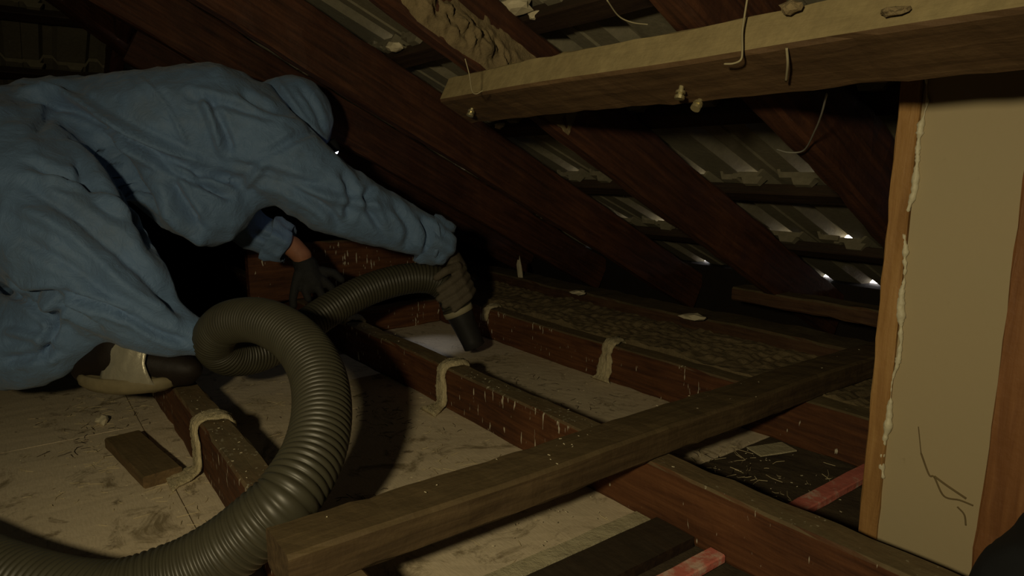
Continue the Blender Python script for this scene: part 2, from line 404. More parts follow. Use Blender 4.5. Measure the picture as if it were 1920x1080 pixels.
tag(timber('hip_rafter', 2.4, .05, .09, M['rafter'], frame(Vector((-1.908, -.48, 1.553)) - hu_ * .15 - hs_ * .025 + hd_ * .45, hd_, hs_, hu_), None, .002, .005, seed=81), 'dark hip rafter at the upper left corner behind the blue back', 'rafter')
tag(timber('jack_rafter', 1.9, .045, .10, M['rafter'], frame(HP0 + hy * .385 + hr * -.35 - hn * .132, hr, -hy, hn), None, .002, .005, seed=82), 'short dark rafter of the hipped end at the far left', 'rafter')

# ------------------------------------------------------------------ rafters
RW = 0.040
RX = [(-0.525, 'dark red rafter nearest the cream post, two nail heads in the purlin below it'), (-0.985, 'dark red rafter above the left end of the purlin, caked with crumbly dirt'),
      (-1.500, 'long dark red rafter passing over the gloved hand, left of the dirt-caked one'), (-1.985, 'dark rafter directly behind the person in blue'),
      (-2.47, 'shadowed rafter at the far left behind the person\'s back')]
for i, (x, lab) in enumerate(RX):
    t0, t1 = (-.62 if x > -2.4 else .14, 1.93)
    tag(timber('rafter', t1 - t0, RW, Q1 - Q0, M['rafter'], frame(roofp(x, t0, Q0), rv, -xv, nv), None, .002, .005, seed=20 + i), lab, 'rafter', 'rafters of the tiled slope')
tag(timber('rafter', 2.55, RW, Q1 - Q0, M['rafter'], frame(roofp(-.06, -.62, Q0), rv, -xv, nv), None, .002, .005, seed=31), 'dark rafter overhead to the right of the cream post', 'rafter', 'rafters of the tiled slope')

# dirt crust on the side of the second rafter
def crust(name, x, t0, t1, q0, q1, amp, seed, mat):
    nt, nq = 130, 60; vs = []; fs = []
    for i in range(nt + 1):
        for j in range(nq + 1): vs.append((t0 + (t1 - t0) * i / nt, q0 + (q1 - q0) * j / nq, 0))
    A = np.array(vs); u = (A[:, 0] - t0) / (t1 - t0); w = (A[:, 1] - q0) / (q1 - q0)
    edge = np.clip(np.minimum(np.minimum(u, 1 - u) * 4, np.minimum(w, 1 - w) * 3), 0, 1) + noise3(A, 55, seed) * .28 - .12
    hgt = amp * np.clip(edge, -.3, 1) * (.7 + .35 * noise3(A, 70, seed + 1) + .45 * noise3(A, 190, seed + 2) + .4 * noise3(A, 430, seed + 3))
    P = [roofp(x + max(float(h), -.002), float(a[0]), float(a[1])) for a, h in zip(A, hgt)]
    P += [roofp(x - .004, float(a[0]), float(a[1])) for a in A]
    off = len(A)
    for i in range(nt):
        for j in range(nq):
            a = i * (nq + 1) + j; fs.append((a, a + nq + 1, a + nq + 2, a + 1)); fs.append((off + a, off + a + 1, off + a + nq + 2, off + a + nq + 1))
    return mesh_obj(name, P, fs, mat, smooth=True)
tag(crust('dirt_crust', -.985, .16, .74, Q0 + .006, Q0 + .088, .013, 5, M['dirt']), 'crumbly brown dirt crust stuck to a rafter above the purlin end', 'dirt')
tag(crust('dirt_crust', -.525, .20, .42, Q0 + .01, Q0 + .12, .022, 9, M['dirt']), 'rusty brown nest-like crust on the rafter at the top right', 'dirt')

# ------------------------------------------------------------------ purlin under the rafters
PT, PW = .0495, .081
tb_t = (1.171 * H * math.cos(S) - .293 * H * math.sin(S))
PX0 = ony(824, 178, 1.13 * H).x
pur = empty('purlin', mat=frame(roofp(PX0, tb_t, Q0 - PT - .001), xv - nv * .013 - rv * .004, rv, nv))
tag(pur, 'dust-coated purlin crossing under the rafters in front of the cream post', 'purlin')
timber('beam', 1.9, PW, PT, M['purlin'], None, pur, .0012, .004, 80, 3)
def nail(x, y, rot):
    bm = bmesh.new()
    bmesh.ops.create_cone(bm, cap_ends=True, segments=10, radius1=.0032, radius2=.0032, depth=.016, matrix=Matrix.Translation((0, 0, -.006)))
    bmesh.ops.create_cone(bm, cap_ends=True, segments=12, radius1=.0062, radius2=.0062, depth=.004, matrix=Matrix.Translation((0, 0, -.013)))
    bmesh.ops.create_cone(bm, cap_ends=True, segments=12, radius1=.0062, radius2=.0058, depth=.003, matrix=Matrix.Translation((0, 0, -.0065)))
    bm_obj('nail', bm, M['zinc'], pur, Matrix.Translation((x, y, 0)) @ Matrix.Rotation(rot, 4, 'X'))

def roofhit(x, y, q):
    v = FW + RT * ((x - 960) / FPX) + UP * ((540 - y) / FPX); k = q / v.dot(nv); return v.x * k, v.dot(rv) * k
for (px, py, a) in ((886, 202, .1), (1281, 160, .25), (1316, 184, -.2)):
    hx, ht = roofhit(px, py, Q0 - PT - .001); nail(hx - PX0, ht - tb_t, a)

# ------------------------------------------------------------------ joists, binder, plates
def joist(y, x0, x1, lab, mat, seed, T=JT, W=JW, group='ceiling joists', z=0.0):
    return tag(timber('joist', x1 - x0, W, T, mat, Matrix.Translation((x0, y, z)), None, .0016, .004, seed=seed), lab, 'joist', group)
joist(JY[0], -3.5, .9, 'red-brown joist under the taped boot, with hemp plaster draped over it', M['joist'], 41)
joist(JY[1], -3.5, 1.1, 'red-brown joist running under the binder beam to the bottom right', M['joist'], 42)
joist(JY[2], -2.15, 1.1, 'dusty joist beyond the hose nozzle, splashed with plaster', M['joist'], 43)
BZ0 = JT + .001
binder = tag(timber('binder_beam', 1.52, .078, .050, M['beam'], frame((-.668, .355 * H, BZ0), Vector((0, 1, 0)), Vector((-1, 0, 0)), ZZ), None, .0014, .005, 60, 51),
             'brown beam lying flat across the joists, its sawn end beside the hose', 'beam')
tag(slab('dusty_ledge', -3.4, 1.1, JY[2] + JW + .004, 1.552, .0, .104, M['dirt'], None, .009, (520, 44), 12), 'wide ledge deep in lumpy dust beyond the far joist', 'ledge')
tag(timber('wall_plate', 4.4, .12, .135, M['dusty'], Matrix.Translation((-3.4, 1.562, 0)), None, .003, .006, seed=61), 'dusty wall plate beyond the lumpy ledge', 'plate')
tag(timber('eaves_timber', 2.25, .070, .038, M['dusty'], Matrix.Translation((-1.12, 1.60, .193)), None, .002, .005, seed=62), 'dusty timber under the rafter feet at the eaves, left of the cream post', 'timber')
tag(timber('trimmer', JY[2] - JY[1] - JW - .006, .05, .085, M['joist'], frame((-2.10, JY[1] + JW + .003, 0), Vector((0, 1, 0)), Vector((-1, 0, 0)), ZZ), None, .002, .005, seed=63), 'short trimmer closing the bay behind the nozzle', 'timber')
tag(timber('cross_board', .70, .035, .20, M['joist'], frame((-2.32, .62, .102), Vector((0, 1, 0)), Vector((-1, 0, 0)), ZZ), None, .002, .005, seed=64), 'brown board on edge behind the left glove, flaked with pale plaster', 'board')
tag(timber('timber_offcut', .245, .066, .023, M['offcut'], Matrix.Translation((-1.520, .104, .001)) @ Matrix.Rotation(math.radians(8), 4, 'Z'), None, .001, .003, seed=65), 'short brown offcut of board lying flat on the cream lining', 'board')
YV = Vector((0, 1, 0)); MX = Vector((-1, 0, 0))
tag(timber('red_batten', JY[1] - .005 + .5, .027, .014, M['red_strip'], frame((-.524, -.5, .0), YV, MX, ZZ), None, .0008, .002, seed=66), 'red painted strip on the floor at the bottom edge, before the long joist', 'batten', 'red painted strips')
tag(timber('red_batten', .36, .031, .014, M['red_strip'], frame((-.528, JY[1] + JW + .068, .0), YV, MX, ZZ), None, .0008, .002, seed=67), 'red strip with peeling paint beside the foot of the cream post', 'batten', 'red painted strips')

# ------------------------------------------------------------------ cream post: two pine edges, a painted sheet, a bead of filler
PY = .90
post = empty('boxed_post', (-.406, PY, .0)); tag(post, 'boxed post of cream painted sheet between two orange pine edges', 'post')
PH = .69
def up_timber(nm, x0, w, y0, d, z0, h, mat, seed):
    return timber(nm, h, w, d, mat, frame((x0 + .406, y0 - PY, z0), ZZ, xv, Vector((0, 1, 0))), post, .0008, .002, 30, seed)
up_timber('edge_timber', -.406, .025, PY, .085, .001, PH + .087, M['pine'], 71)
up_timber('edge_timber', -.266, .105, PY - .004, .085, .001, PH + .09, M['pine_red'], 72)
bm = bmesh.new(); box_bm(bm, -.381, -.266, PY + .006, PY + .016, .001, .78); bmesh.ops.subdivide_edges(bm, edges=bm.edges[:], cuts=3, use_grid_fill=True)
bm_obj('sheet_panel', bm, M['panel'], post, Matrix.Translation((.406, -PY, 0)))
NB = 260; zs = np.linspace(.15, .76, NB); rb = np.convolve(rng.normal(0, 1, NB + 4), np.ones(5) / 5, 'valid'); path = np.stack([np.full(NB, -.380) + .0030 * np.sin(zs * 23) + .002 * np.sin(zs * 61) + rb * .0010, np.full(NB, PY + .003), zs], 1) - np.array((-.406, PY, 0))
v_, f_ = sweep(path, np.clip(.0026 + .0012 * np.sin(zs * 37) + .0011 * np.sin(zs * 83 + 1) + np.convolve(rng.normal(0, 1, NB + 2), np.ones(3) / 3, 'valid') * .0012, .0003, .006), 8); mesh_obj('filler_bead', v_, f_, M['caulk'], post, smooth=True)
for pts, r_ in (([(1727, 850), (1742, 890), (1752, 895), (1770, 930), (1800, 938), (1825, 948)], .0012), ([(1752, 893), (1775, 910), (1812, 935)], .0015), ([(1795, 950), (1808, 965), (1811, 985)], .0011), ([(1722, 800), (1727, 850)], .0006)):
    P = [ony(x, y, PY + .0058) - post.location for x, y in pts]; wire('mould_streak', P, r_, M['stain'], post)
tag(timber('sole_plate', .14, .058, .062, M['dusty'], Matrix.Translation((-.524, JY[1] + JW + .006, .0)), None, .001, .004, seed=73), 'dusty block beside the long joist at the foot of the cream post', 'timber')

# ------------------------------------------------------------------ hemp and plaster straps draped over the joists
def strap(name, x, y0, wd, lab, front=JT, back=.03, seed=0, foot=.05, z0=0.0, width_top=1.0, thick=.006):
    r = np.random.default_rng(seed); n = 26; m = 14
    prof = [(y0 - foot, .004)] if foot else []
    prof += [(y0 - .012, .012), (y0 - .006, .03), (y0 - .005, JT * .6), (y0 - .006, JT - .008), (y0 + .006, JT + .006), (y0 + JW * .5, JT + .008), (y0 + JW - .006, JT + .006), (y0 + JW + .006, JT - .008), (y0 + JW + .005, JT - back)]
    if front < JT: prof = [p for p in prof if p[1] > JT - front]
    pr = spline([(0, a, b) for a, b in prof], 5); pr, s = resample(pr, .006)
    vs = []; fs = []; L = len(pr)
    u = np.linspace(0, 1, L)
    wid = wd * (1 + .9 * np.exp(-u * 9) * (1 if foot else 0)) * (1 + .14 * np.sin(u * 17 + seed) + .08 * np.sin(u * 41 + 2 * seed)); cx = .006 * np.sin(u * 7 + seed)
    for side in (1, 0):
        for i in range(L):
            tv = pr[min(i + 1, L - 1)] - pr[max(i - 1, 0)]; nrm = np.array((0, -tv[2], tv[1])); nrm /= np.linalg.norm(nrm) + 1e-9
            for j in range(m + 1):
                w = j / m - .5; rope = thick * (.5 + .5 * abs(math.sin(j * 1.7 + seed + .6 * math.sin(u[i] * 12)))) * (1 - (2 * w) ** 4) if side else -.003
                p = pr[i] + np.array((x + cx[i] + w * wid[i] + r.normal(0, .0006), 0, 0)) + nrm * (rope + (.001 * r.normal() if side else 0)); vs.append(p)
    off = L * (m + 1)
    for i in range(L - 1):
        for j in range(m):
            a = i * (m + 1) + j; fs.append((a, a + 1, a + m + 2, a + m + 1)); fs.append((off + a, off + a + m + 1, off + a + m + 2, off + a + 1))
    for i in range(L - 1):
        for j in (0, m): a = i * (m + 1) + j; q = (a, a + m + 1, off + a + m + 1, off + a); fs.append(q if j == 0 else q[::-1])
    for i in (0, L - 1):
        for j in range(m): a = i * (m + 1) + j; q = (a, off + a, off + a + 1, a + 1); fs.append(q if i == 0 else q[::-1])
    o = mesh_obj(name, vs, fs, M['scrim'], None, smooth=True)
    bm = bmesh.new(); bm.from_mesh(o.data); bmesh.ops.recalc_face_normals(bm, faces=bm.faces); bm.to_mesh(o.data); bm.free()
    return tag(o, lab, 'plaster strap', 'hemp plaster straps over the joists')
strap('plaster_strap', -1.285, JY[0], .042, 'pale hemp plaster strap over the joist beside the wooden offcut', seed=1, foot=.06)
strap('plaster_strap', -1.31, JY[1], .034, 'grey plaster strap slumped over the middle of the long joist', seed=2, foot=.05, thick=.010)
strap('plaster_strap', -1.90, JY[1], .05, 'plaster lump on the joist just right of the hose loop', front=.03, seed=3, foot=0, thick=.012)
strap('plaster_strap', -1.235, JY[2], .040, 'pale plaster strap on the far joist, midway between nozzle and beam', seed=4, foot=.02)
strap('plaster_strap', -1.80, JY[2], .034, 'pale plaster strap on the far joist right beside the nozzle', front=.055, seed=5, foot=0)
def chip(name, P, sx, sy, sz, lab, seed, rot=0, mat='chip', tilt=(0, 0)):
    r = np.random.default_rng(seed); bm = bmesh.new(); bmesh.ops.create_icosphere(bm, subdivisions=2, radius=1)
    for v in bm.verts: v.co = Vector((v.co.x * sx, v.co.y * sy, v.co.z * sz)) * (1 + r.normal(0, .16))
    o = bm_obj(name, bm, M[mat]); o.location = P; o.rotation_euler = (*tilt, rot); return tag(o, lab, 'plaster')
chip('plaster_chip', (onz(1300, 600, .137) + Vector((0, 0, .008))), .035, .018, .010, 'plaster chip on the dusty wall plate near the eaves', 2, .3)
chip('plaster_chip', (onz(1085, 552, .137) + Vector((0, 0, .006))), .028, .015, .008, 'small plaster chip on the wall plate left of the eaves timber', 3, .3)
chip('plaster_chip', onz(192, 788, .008), .017, .012, .010, 'crumb of plaster on the lining in front of the boot', 4)
o = chip('fallen_lath', ony(975, 512, 1.575), .012, .006, .062, 'pale strip of lath leaning upright beyond the far joist', 6, .2, 'chip', (0, -.12))
o['category'] = 'lath'
chip('mortar_lump', roofp(roofhit(1470, 8, Q0 - .02)[0], tb_t - .012, Q0 - .016), .012, .008, .007, 'dusty mortar lump on the purlin at the top edge', 7, 0, 'dirt')
chip('mortar_lump', roofp(roofhit(1660, 5, Q0 - .045)[0], tb_t - .010, Q0 - .040), .012, .008, .004, 'dusty lump on the purlin further right, above the cream post', 8, 0, 'dirt')
tag(timber('cardboard_scrap', .085, .045, .003, M['cream_strip'], Matrix.Translation((-.700, 1.125, .004)) @ Matrix.Rotation(1.25, 4, 'Z'), None, .0006, .001, seed=74), 'beige scrap lying on the soiled lining behind the binder beam', 'scrap')

# ------------------------------------------------------------------ wires and cobweb
def rp(x, y, q): hx, ht = roofhit(x, y, q); return roofp(hx, ht, q)
tag(wire('loose_wire', [rp(1550, 176, .43), rp(1540, 215, .43), rp(1528, 245, .435), rp(1508, 281, .44), rp(1480, 286, .44), rp(1456, 280, .447)], .0012, M['metal_wire']), 'thin grey wire hanging below the purlin left of the cream post', 'wire')
tag(wire('hanging_wire', [ony(1404, -20, .640), ony(1396, 30, .636), ony(1392, 60, .630), ony(1392, 95, .622), ony(1389, 112, .618), ony(1375, 119, .618), ony(1358, 120, .618)], .0011, M['web']), 'dusty hooked wire hanging in front of the purlin', 'wire')
tag(wire('cobweb', [rp(872, 110, .40), rp(880, 140, .385), rp(885, 170, .37), rp(893, 176, .37), rp(905, 170, .375)], .0008, M['web']), 'cobweb strand at the left end of the purlin', 'cobweb')
tag(wire('cobweb', [rp(1138, 0, .5), rp(1160, 30, .5), rp(1185, 42, .5), rp(1215, 46, .5)], .0010, M['web']), 'thin curved strand under the tiles at the top', 'cobweb')
tag(wire('cobweb', [rp(1475, 90, .392), rp(1477, 120, .385), rp(1474, 152, .385)], .0014, M['web']), 'dusty cobweb tuft hanging on the face of the purlin', 'cobweb')

for i, (x, y, sx, lab) in enumerate(((962, 12, .034, 'pale mortar lump by the batten at the top edge, right of the dirt crust'), (1012, 30, .026, 'smaller mortar lump hanging from the top batten'), (742, 88, .026, 'mortar lump on the tile head left of the dirt crust'), (940, 236, .022, 'mortar lump under the left end of the purlin'))):
    chip('mortar_lump', rp(x, y, .588), sx, sx * .6, sx * .4, lab, 30 + i, .3)
# ------------------------------------------------------------------ straw, fibres and crumbs on the floor: nobody could count them
def debris(name, n, regions, mat, lab, lo, hi, thick, seed):
    r = np.random.default_rng(seed); vs, fs = [], []
    for _ in range(n):
        cx, cy, sx, sy, z = regions[r.integers(len(regions))]
        p = np.array((r.normal(cx, sx), r.normal(cy, sy), z + thick)); L = r.uniform(lo, hi); a = r.uniform(0, 6.28); e = r.normal(0, .25)
        d = np.array((math.cos(a), math.sin(a), abs(e) * .5)) * L / 2; w = np.array((-math.sin(a), math.cos(a), 0)) * thick; h = np.array((0, 0, thick * 1.4)); b = len(vs)
        bend = np.array((-math.sin(a), math.cos(a), .3)) * L * r.normal(0, .12)
        for q in (p - d, p + bend, p + d): vs += [q - w, q + w, q + h]
        for k in (0, 3):
            for i in range(3): j = (i + 1) % 3; fs.append((b + k + i, b + k + j, b + k + 3 + j, b + k + 3 + i))
    o = mesh_obj(name, vs, fs, M[mat]); return tag(o, lab, 'debris', kind='stuff')
debris('straw_litter', 480, [(-1.45, .10, .16, .08, 0), (-1.25, .20, .12, .03, 0), (-1.5, .50, .2, .10, 0), (-1.2, .6, .15, .08, 0), (-1.75, .12, .12, .05, 0), (-.68, 1.05, .10, .08, 0), (-.9, .6, .1, .1, 0)], 'straw', 'pale straw and hemp fibres strewn over the ceiling lining', .008, .036, .0005, 1)
debris('plaster_crumbs', 420, [(-1.4, .12, .2, .08, 0), (-1.35, .55, .25, .10, 0), (-1.4, 1.05, .2, .08, 0), (-.95, 1.05, .12, .1, 0), (-.75, .65, .08, .08, .004), (-.68, 1.1, .1, .1, 0), (-1.0, .26, .3, .010, JT), (-1.2, .80, .4, .012, JT), (-.71, .8, .02, .3, .152)], 'chip', 'tiny pale plaster crumbs scattered over the lining and timbers', .0015, .0045, .0006, 2)
debris('dark_twigs', 260, [(-.72, 1.02, .06, .06, 0), (-.95, .42, .05, .06, 0), (-1.65, .1, .12, .06, 0), (-1.35, .62, .1, .08, 0), (-1.3, 1.05, .12, .06, 0)], 'dark_wood', 'dark twigs and leaf bits on the soiled lining', .010, .03, .0006, 3)

# ------------------------------------------------------------------ vacuum hose
HR = .043
hp = [(-1500, 860, 1.19), (-1000, 880, 1.155), (-640, 905, 1.115), (-380, 945, 1.045), (-150, 1010, .948), (0, 1078, .86), (180, 1120, .815), (320, 1085, .83), (400, 1046, .838), (450, 1012, .84), (500, 970, .843), (542, 928, .855), (588, 850, .91), (604, 765, .985), (590, 688, 1.07), (548, 632, 1.16),
      (485, 601, 1.25), (425, 607, 1.33), (401, 640, 1.40), (430, 668, 1.47), (492, 660, 1.56), (560, 620, 1.65), (625, 577, 1.73), (690, 543, 1.80), (760, 523, 1.86), (812, 524, 1.895), (845, 550, 1.91), (858, 580, 1.915)]
hc = spline([at(*p) for p in hp], 14)
hose = empty('vacuum_hose', tuple(at(180, 1120, .815) - ZZ * .045)); tag(hose, 'fat grey corrugated vacuum hose looping from the left corner to the gloved hand', 'hose')
HO = np.array(hose.location)
PITCHR = .0098
path, s = resample(hc, PITCHR / 7)
rad = HR * (.905 + .10 * (np.abs(np.cos(np.pi * s / PITCHR)) ** .7))
v_, f_ = sweep(path - HO, rad, 36, False); mesh_obj('corrugated_tube', v_, f_, M['hose'], hose, smooth=True)
e0 = np.array(at(858, 580, 1.915)); e1 = np.array(at(889, 648, 1.93)); dv = (e1 - e0) / np.linalg.norm(e1 - e0)
# rings share the tube's direction, so build them straight along dv
def lathe(prof, n=28):
    u = np.cross(dv, (0, 0, 1.)); u /= np.linalg.norm(u); w = np.cross(dv, u); vs = []; fs = []
    for a, b in prof:
        for k in range(n): t = 2 * np.pi * k / n; vs.append(e0 + dv * a + b * (math.cos(t) * u + math.sin(t) * w) - HO)
    for i in range(len(prof) - 1):
        for k in range(n): a, b = i * n + k, i * n + (k + 1) % n; fs.append((a, b, b + n, a + n))
    return vs, fs
nz = mesh_obj('nozzle', *lathe([(-.04, .040), (0, .040), (.05, .034), (.10, .031), (.118, .031), (.120, .028), (.03, .028)]), M['nozzle'], hose, smooth=True)
mesh_obj('cuff_band', *lathe([(-.004, .040), (-.003, .0435), (.013, .0425), (.014, .038)]), M['ring'], nz, smooth=True)

# ------------------------------------------------------------------ the person in the blue coverall
person = empty('person', tuple(at(200, 740, 1.45))); person.location.z = 0.0
tag(person, 'person in a blue hooded coverall crouching and reaching with the vacuum hose', 'person')
PO = person.location.copy()
def ch(*st): return [(np.array(at(x, y, d) - PO), r / FPX * d) for x, y, d, r in st]
body = [
    # back and chest
    ch((20, 300, 1.50, 128), (110, 256, 1.59, 116), (210, 252, 1.61, 118), (310, 247, 1.59, 124), (400, 238, 1.62, 122), (455, 245, 1.65, 102)),
    # loose cloth hanging under the chest
    ch((270, 330, 1.57, 62), (350, 352, 1.59, 92), (392, 385, 1.60, 82), (430, 370, 1.62, 60), (462, 362, 1.63, 46), (500, 340, 1.655, 50)),
    # shoulders and reaching arm
    ch((400, 230, 1.61, 110), (490, 275, 1.62, 94), (560, 324, 1.64, 80), (620, 368, 1.69, 73), (690, 398, 1.75, 64), (750, 424, 1.80, 54), (800, 446, 1.84, 44), (815, 453, 1.85, 38)),
    # far arm
    ch((400, 300, 1.75, 80), (430, 390, 1.84, 52), (470, 432, 1.90, 43), (508, 447, 1.917, 40), (520, 452, 1.92, 34)),
    # near thigh to knee
    ch((10, 330, 1.45, 148), (70, 395, 1.41, 150), (140, 462, 1.38, 134), (215, 540, 1.36, 100), (275, 600, 1.37, 68), (322, 622, 1.385, 52), (350, 630, 1.395, 42), (366, 634, 1.40, 38)),
    # folded lower leg and baggy seat
    ch((270, 590, 1.37, 56), (190, 590, 1.39, 60), (110, 620, 1.40, 84), (40, 640, 1.42, 94), (-60, 640, 1.48, 90), (-120, 560, 1.55, 110)),
    ch((90, 660, 1.385, 62), (60, 672, 1.40, 64), (0, 680, 1.44, 58)),
    # far leg, folded, hidden behind the near one
    ch((20, 330, 1.62, 110), (120, 440, 1.72, 90), (200, 560, 1.78, 62), (120, 600, 1.80, 56), (20, 620, 1.80, 54)),
    ch((20, 330, 1.5, 130), (-80, 450, 1.55, 120), (-110, 560, 1.55, 110)),
]
suit = blob('coverall', body, M['cloth'], .0070, 10, person)
def folds(o, F, wr):
    "press drawn creases and crumple into the cloth: polyline, width, depth in mm"
    me = o.data; P = get_co(me); Nn = get_no(me); W = P + np.array(o.parent.location if o.parent else (0, 0, 0))
    rel = W - np.array(CAM); dep = rel @ np.array(FW); px = 960 + FPX * (rel @ np.array(RT)) / dep; py = 540 - FPX * (rel @ np.array(UP)) / dep
    facing = np.clip(-(Nn * rel).sum(1) / np.linalg.norm(rel, axis=1) * 3, 0, 1)
    disp = np.zeros(len(P)); XY = np.stack([px, py], 1)
    for pts, w, d in F:
        best = np.full(len(P), 1e9); tt = np.zeros(len(P)); n = len(pts) - 1
        pl = spline([(a, b, 0) for a, b in pts], 6)[:, :2]; m = len(pl) - 1
        for i in range(m):
            a, b = pl[i], pl[i + 1]; ab = b - a; t = np.clip(((XY - a) @ ab) / (ab @ ab + 1e-9), 0, 1); dd = np.linalg.norm(XY - (a + t[:, None] * ab), axis=1)
            k = dd < best; best[k] = dd[k]; tt[k] = (i + t[k]) / m
        g = np.exp(-(best / w) ** 2) - .35 * np.exp(-((best - 1.9 * w) / w) ** 2)
        disp += d * .0016 * g * np.clip(np.minimum(tt, 1 - tt) * 5 + .25, 0, 1)
    disp *= facing
    Q = P + .02 * np.stack([noise3(P, 14, 11), noise3(P, 14, 12), noise3(P, 14, 13)], 1)
    disp += wr * (noise3(Q, 16, 3, 5) * .6 - np.abs(noise3(Q, 24, 4, 4)) * .9 - np.abs(noise3(Q * np.array((1.0, 1.5, .8)), 50, 6, 4)) * .45)
    set_co(me, P + Nn * disp[:, None])
folds(suit, [
    ([(180, 262), (225, 330), (262, 400), (290, 450)], 14, -10),
    ([(40, 170), (95, 172), (150, 192), (210, 230), (290, 270), (370, 304)], 9, 13), ([(60, 186), (130, 198), (205, 244), (300, 290), (385, 322), (470, 348)], 8, -12),
    ([(108, 196), (165, 240), (215, 300), (250, 355), (275, 410), (300, 450)], 20, -20), ([(200, 246), (270, 284), (340, 328), (430, 366)], 7, -12),
    ([(255, 138), (290, 172), (318, 208), (342, 255), (352, 275)], 4, 4), ([(375, 175), (398, 225), (416, 292)], 9, 10), ([(390, 180), (415, 235), (430, 285)], 7, -9),
    ([(350, 178), (430, 196), (520, 222)], 8, -8), ([(455, 175), (500, 200), (560, 215)], 7, -9), ([(70, 245), (92, 215), (108, 194)], 11, -7),
    ([(48, 305), (95, 320), (150, 345), (198, 372)], 9, -8), ([(145, 298), (160, 335), (178, 358)], 9, -9), ([(82, 334), (160, 352), (240, 410)], 7, 9),
    ([(318, 330), (338, 375), (372, 425)], 10, -16), ([(362, 318), (392, 345), (432, 366)], 8, -12), ([(300, 380), (345, 430), (390, 460)], 10, 9),
    ([(40, 345), (160, 415), (280, 520), (345, 590)], 11, -10), ([(10, 380), (130, 440), (240, 540), (330, 600)], 12, 9), ([(20, 440), (130, 500), (220, 570)], 12, -7),
    ([(0, 525), (40, 556), (115, 552)], 9, -13), ([(115, 552), (180, 575), (255, 598)], 7, -15), ([(95, 560), (135, 590), (185, 625)], 7, -12), ([(45, 560), (92, 600), (100, 615)], 7, -11),
    ([(110, 560), (92, 640), (78, 680)], 8, -11), ([(0, 680), (60, 668), (110, 660)], 8, -10), ([(0, 620), (50, 630), (90, 640)], 9, 8), ([(250, 598), (300, 625), (350, 640)], 7, -10),
    ([(440, 310), (520, 330), (600, 355)], 9, -9), ([(455, 330), (540, 352), (610, 390), (640, 430)], 8, -9), ([(500, 300), (470, 340), (455, 350)], 8, 8), ([(560, 350), (640, 375), (720, 388)], 9, 8),
    ([(600, 240), (560, 255), (500, 290)], 8, -7), ([(640, 320), (660, 360), (650, 420)], 8, -8), ([(700, 345), (690, 380), (720, 440)], 7, -9), ([(795, 405), (808, 440), (796, 484)], 6, -11), ([(815, 412), (822, 450), (812, 486)], 5, 8),
    ([(740, 380), (770, 430), (760, 470)], 8, -8), ([(480, 440), (520, 450), (555, 440)], 6, -8),
], .0045)

# gathered cuffs at the ends of both sleeves
def cuff(p0, p1, r0, r1, seed):
    a, b = np.array(at(*p0) - PO), np.array(at(*p1) - PO); ax = (b - a) / np.linalg.norm(b - a); L = np.linalg.norm(b - a)
    u = np.cross(ax, (0, 0, 1.)); u /= np.linalg.norm(u); w = np.cross(ax, u); n = 64; vs = []; fs = []
    st = [(0, r0), (.25, r0 * 1.03), (.5, (r0 + r1) / 2), (.75, r1 * 1.05), (1, r1), (1.0, r1 * .93), (.7, r1 * .92), (.2, r0 * .86)]
    for i, (t, r) in enumerate(st):
        for k in range(n):
            an = 2 * np.pi * k / n; rr = r * (1 + .07 * math.sin(5 * an + seed + t * 1.5) + .05 * math.sin(9 * an + 2 * seed - t * 2))
            vs.append(a + ax * (t * L + .006 * math.sin(3 * an + seed)) + rr * (math.cos(an) * u + math.sin(an) * w))
    for i in range(len(st) - 1):
        for k in range(n): q, b_ = i * n + k, i * n + (k + 1) % n; fs.append((q, b_, b_ + n, q + n))
    return mesh_obj('sleeve_cuff', vs, fs, M['cloth'], suit, smooth=True)
cuff((795, 444, 1.835), (836, 462, 1.868), .066, .060, 1.0)
cuff((505, 446, 1.915), (541, 460, 1.93), .062, .054, 2.4)

# hood and head
hd = Vector(at(556, 240, 1.75)) - PO                       # middle of the head
gaze = (Vector(at(800, 640, 1.95)) - PO - hd).normalized()  # the person looks down at the nozzle
hood = blob('hood', [ch((490, 262, 1.69, 66), (530, 222, 1.73, 74), (552, 212, 1.745, 72), (560, 224, 1.75, 70)), ch((535, 214, 1.78, 70), (552, 222, 1.80, 66)), ch((552, 208, 1.75, 66), (566, 232, 1.75, 62))], M['cloth'], .007, 8, person)
folds(hood, [([(505, 150), (540, 200), (570, 240), (610, 275)], 6, -14), ([(530, 190), (560, 240), (600, 270)], 7, -8), ([(560, 160), (590, 200), (610, 250)], 6, -6)], .003)
hs = np.array(gaze.cross(ZZ).normalized()); hu = np.array(Vector(hs).cross(gaze).normalized()); hg = np.array(gaze); hc0 = np.array(hd)
def hpnt(a, b, c): return hc0 + hs * a + hu * b + hg * c
head = blob('head', [[(hpnt(0, .0, .0), .076), (hpnt(0, -.005, .028), .068)], [(hpnt(0, -.05, .045), .052), (hpnt(0, -.075, .055), .036)], [(hpnt(0, -.005, .093), .010), (hpnt(0, -.032, .106), .013)],
                     [(hpnt(-.078, -.01, .0), .016)], [(hpnt(.078, -.01, .0), .016)], [(hpnt(-.03, .02, .092), .012), (hpnt(.03, .02, .092), .012)], [(hpnt(0, -.06, -.02), .052), (hpnt(0, -.11, -.06), .055)]], M['skin'], .005, 3, person)
for sgn in (-1, 1):
    b = bmesh.new(); bmesh.ops.create_icosphere(b, subdivisions=2, radius=.009); bm_obj('eye', b, M['glove'], head, Matrix.Translation(Vector(hpnt(sgn * .031, .004, .083))), True)
blob('respirator', [[(hpnt(0, -.045, .095), .030), (hpnt(0, -.06, .115), .028)], [(hpnt(-.04, -.06, .09), .024)], [(hpnt(.04, -.06, .09), .024)]], M['mask'], .005, 3, person)
lampP = np.array(at(629, 286, 1.80) - PO); fore = hpnt(0, .045, .085)
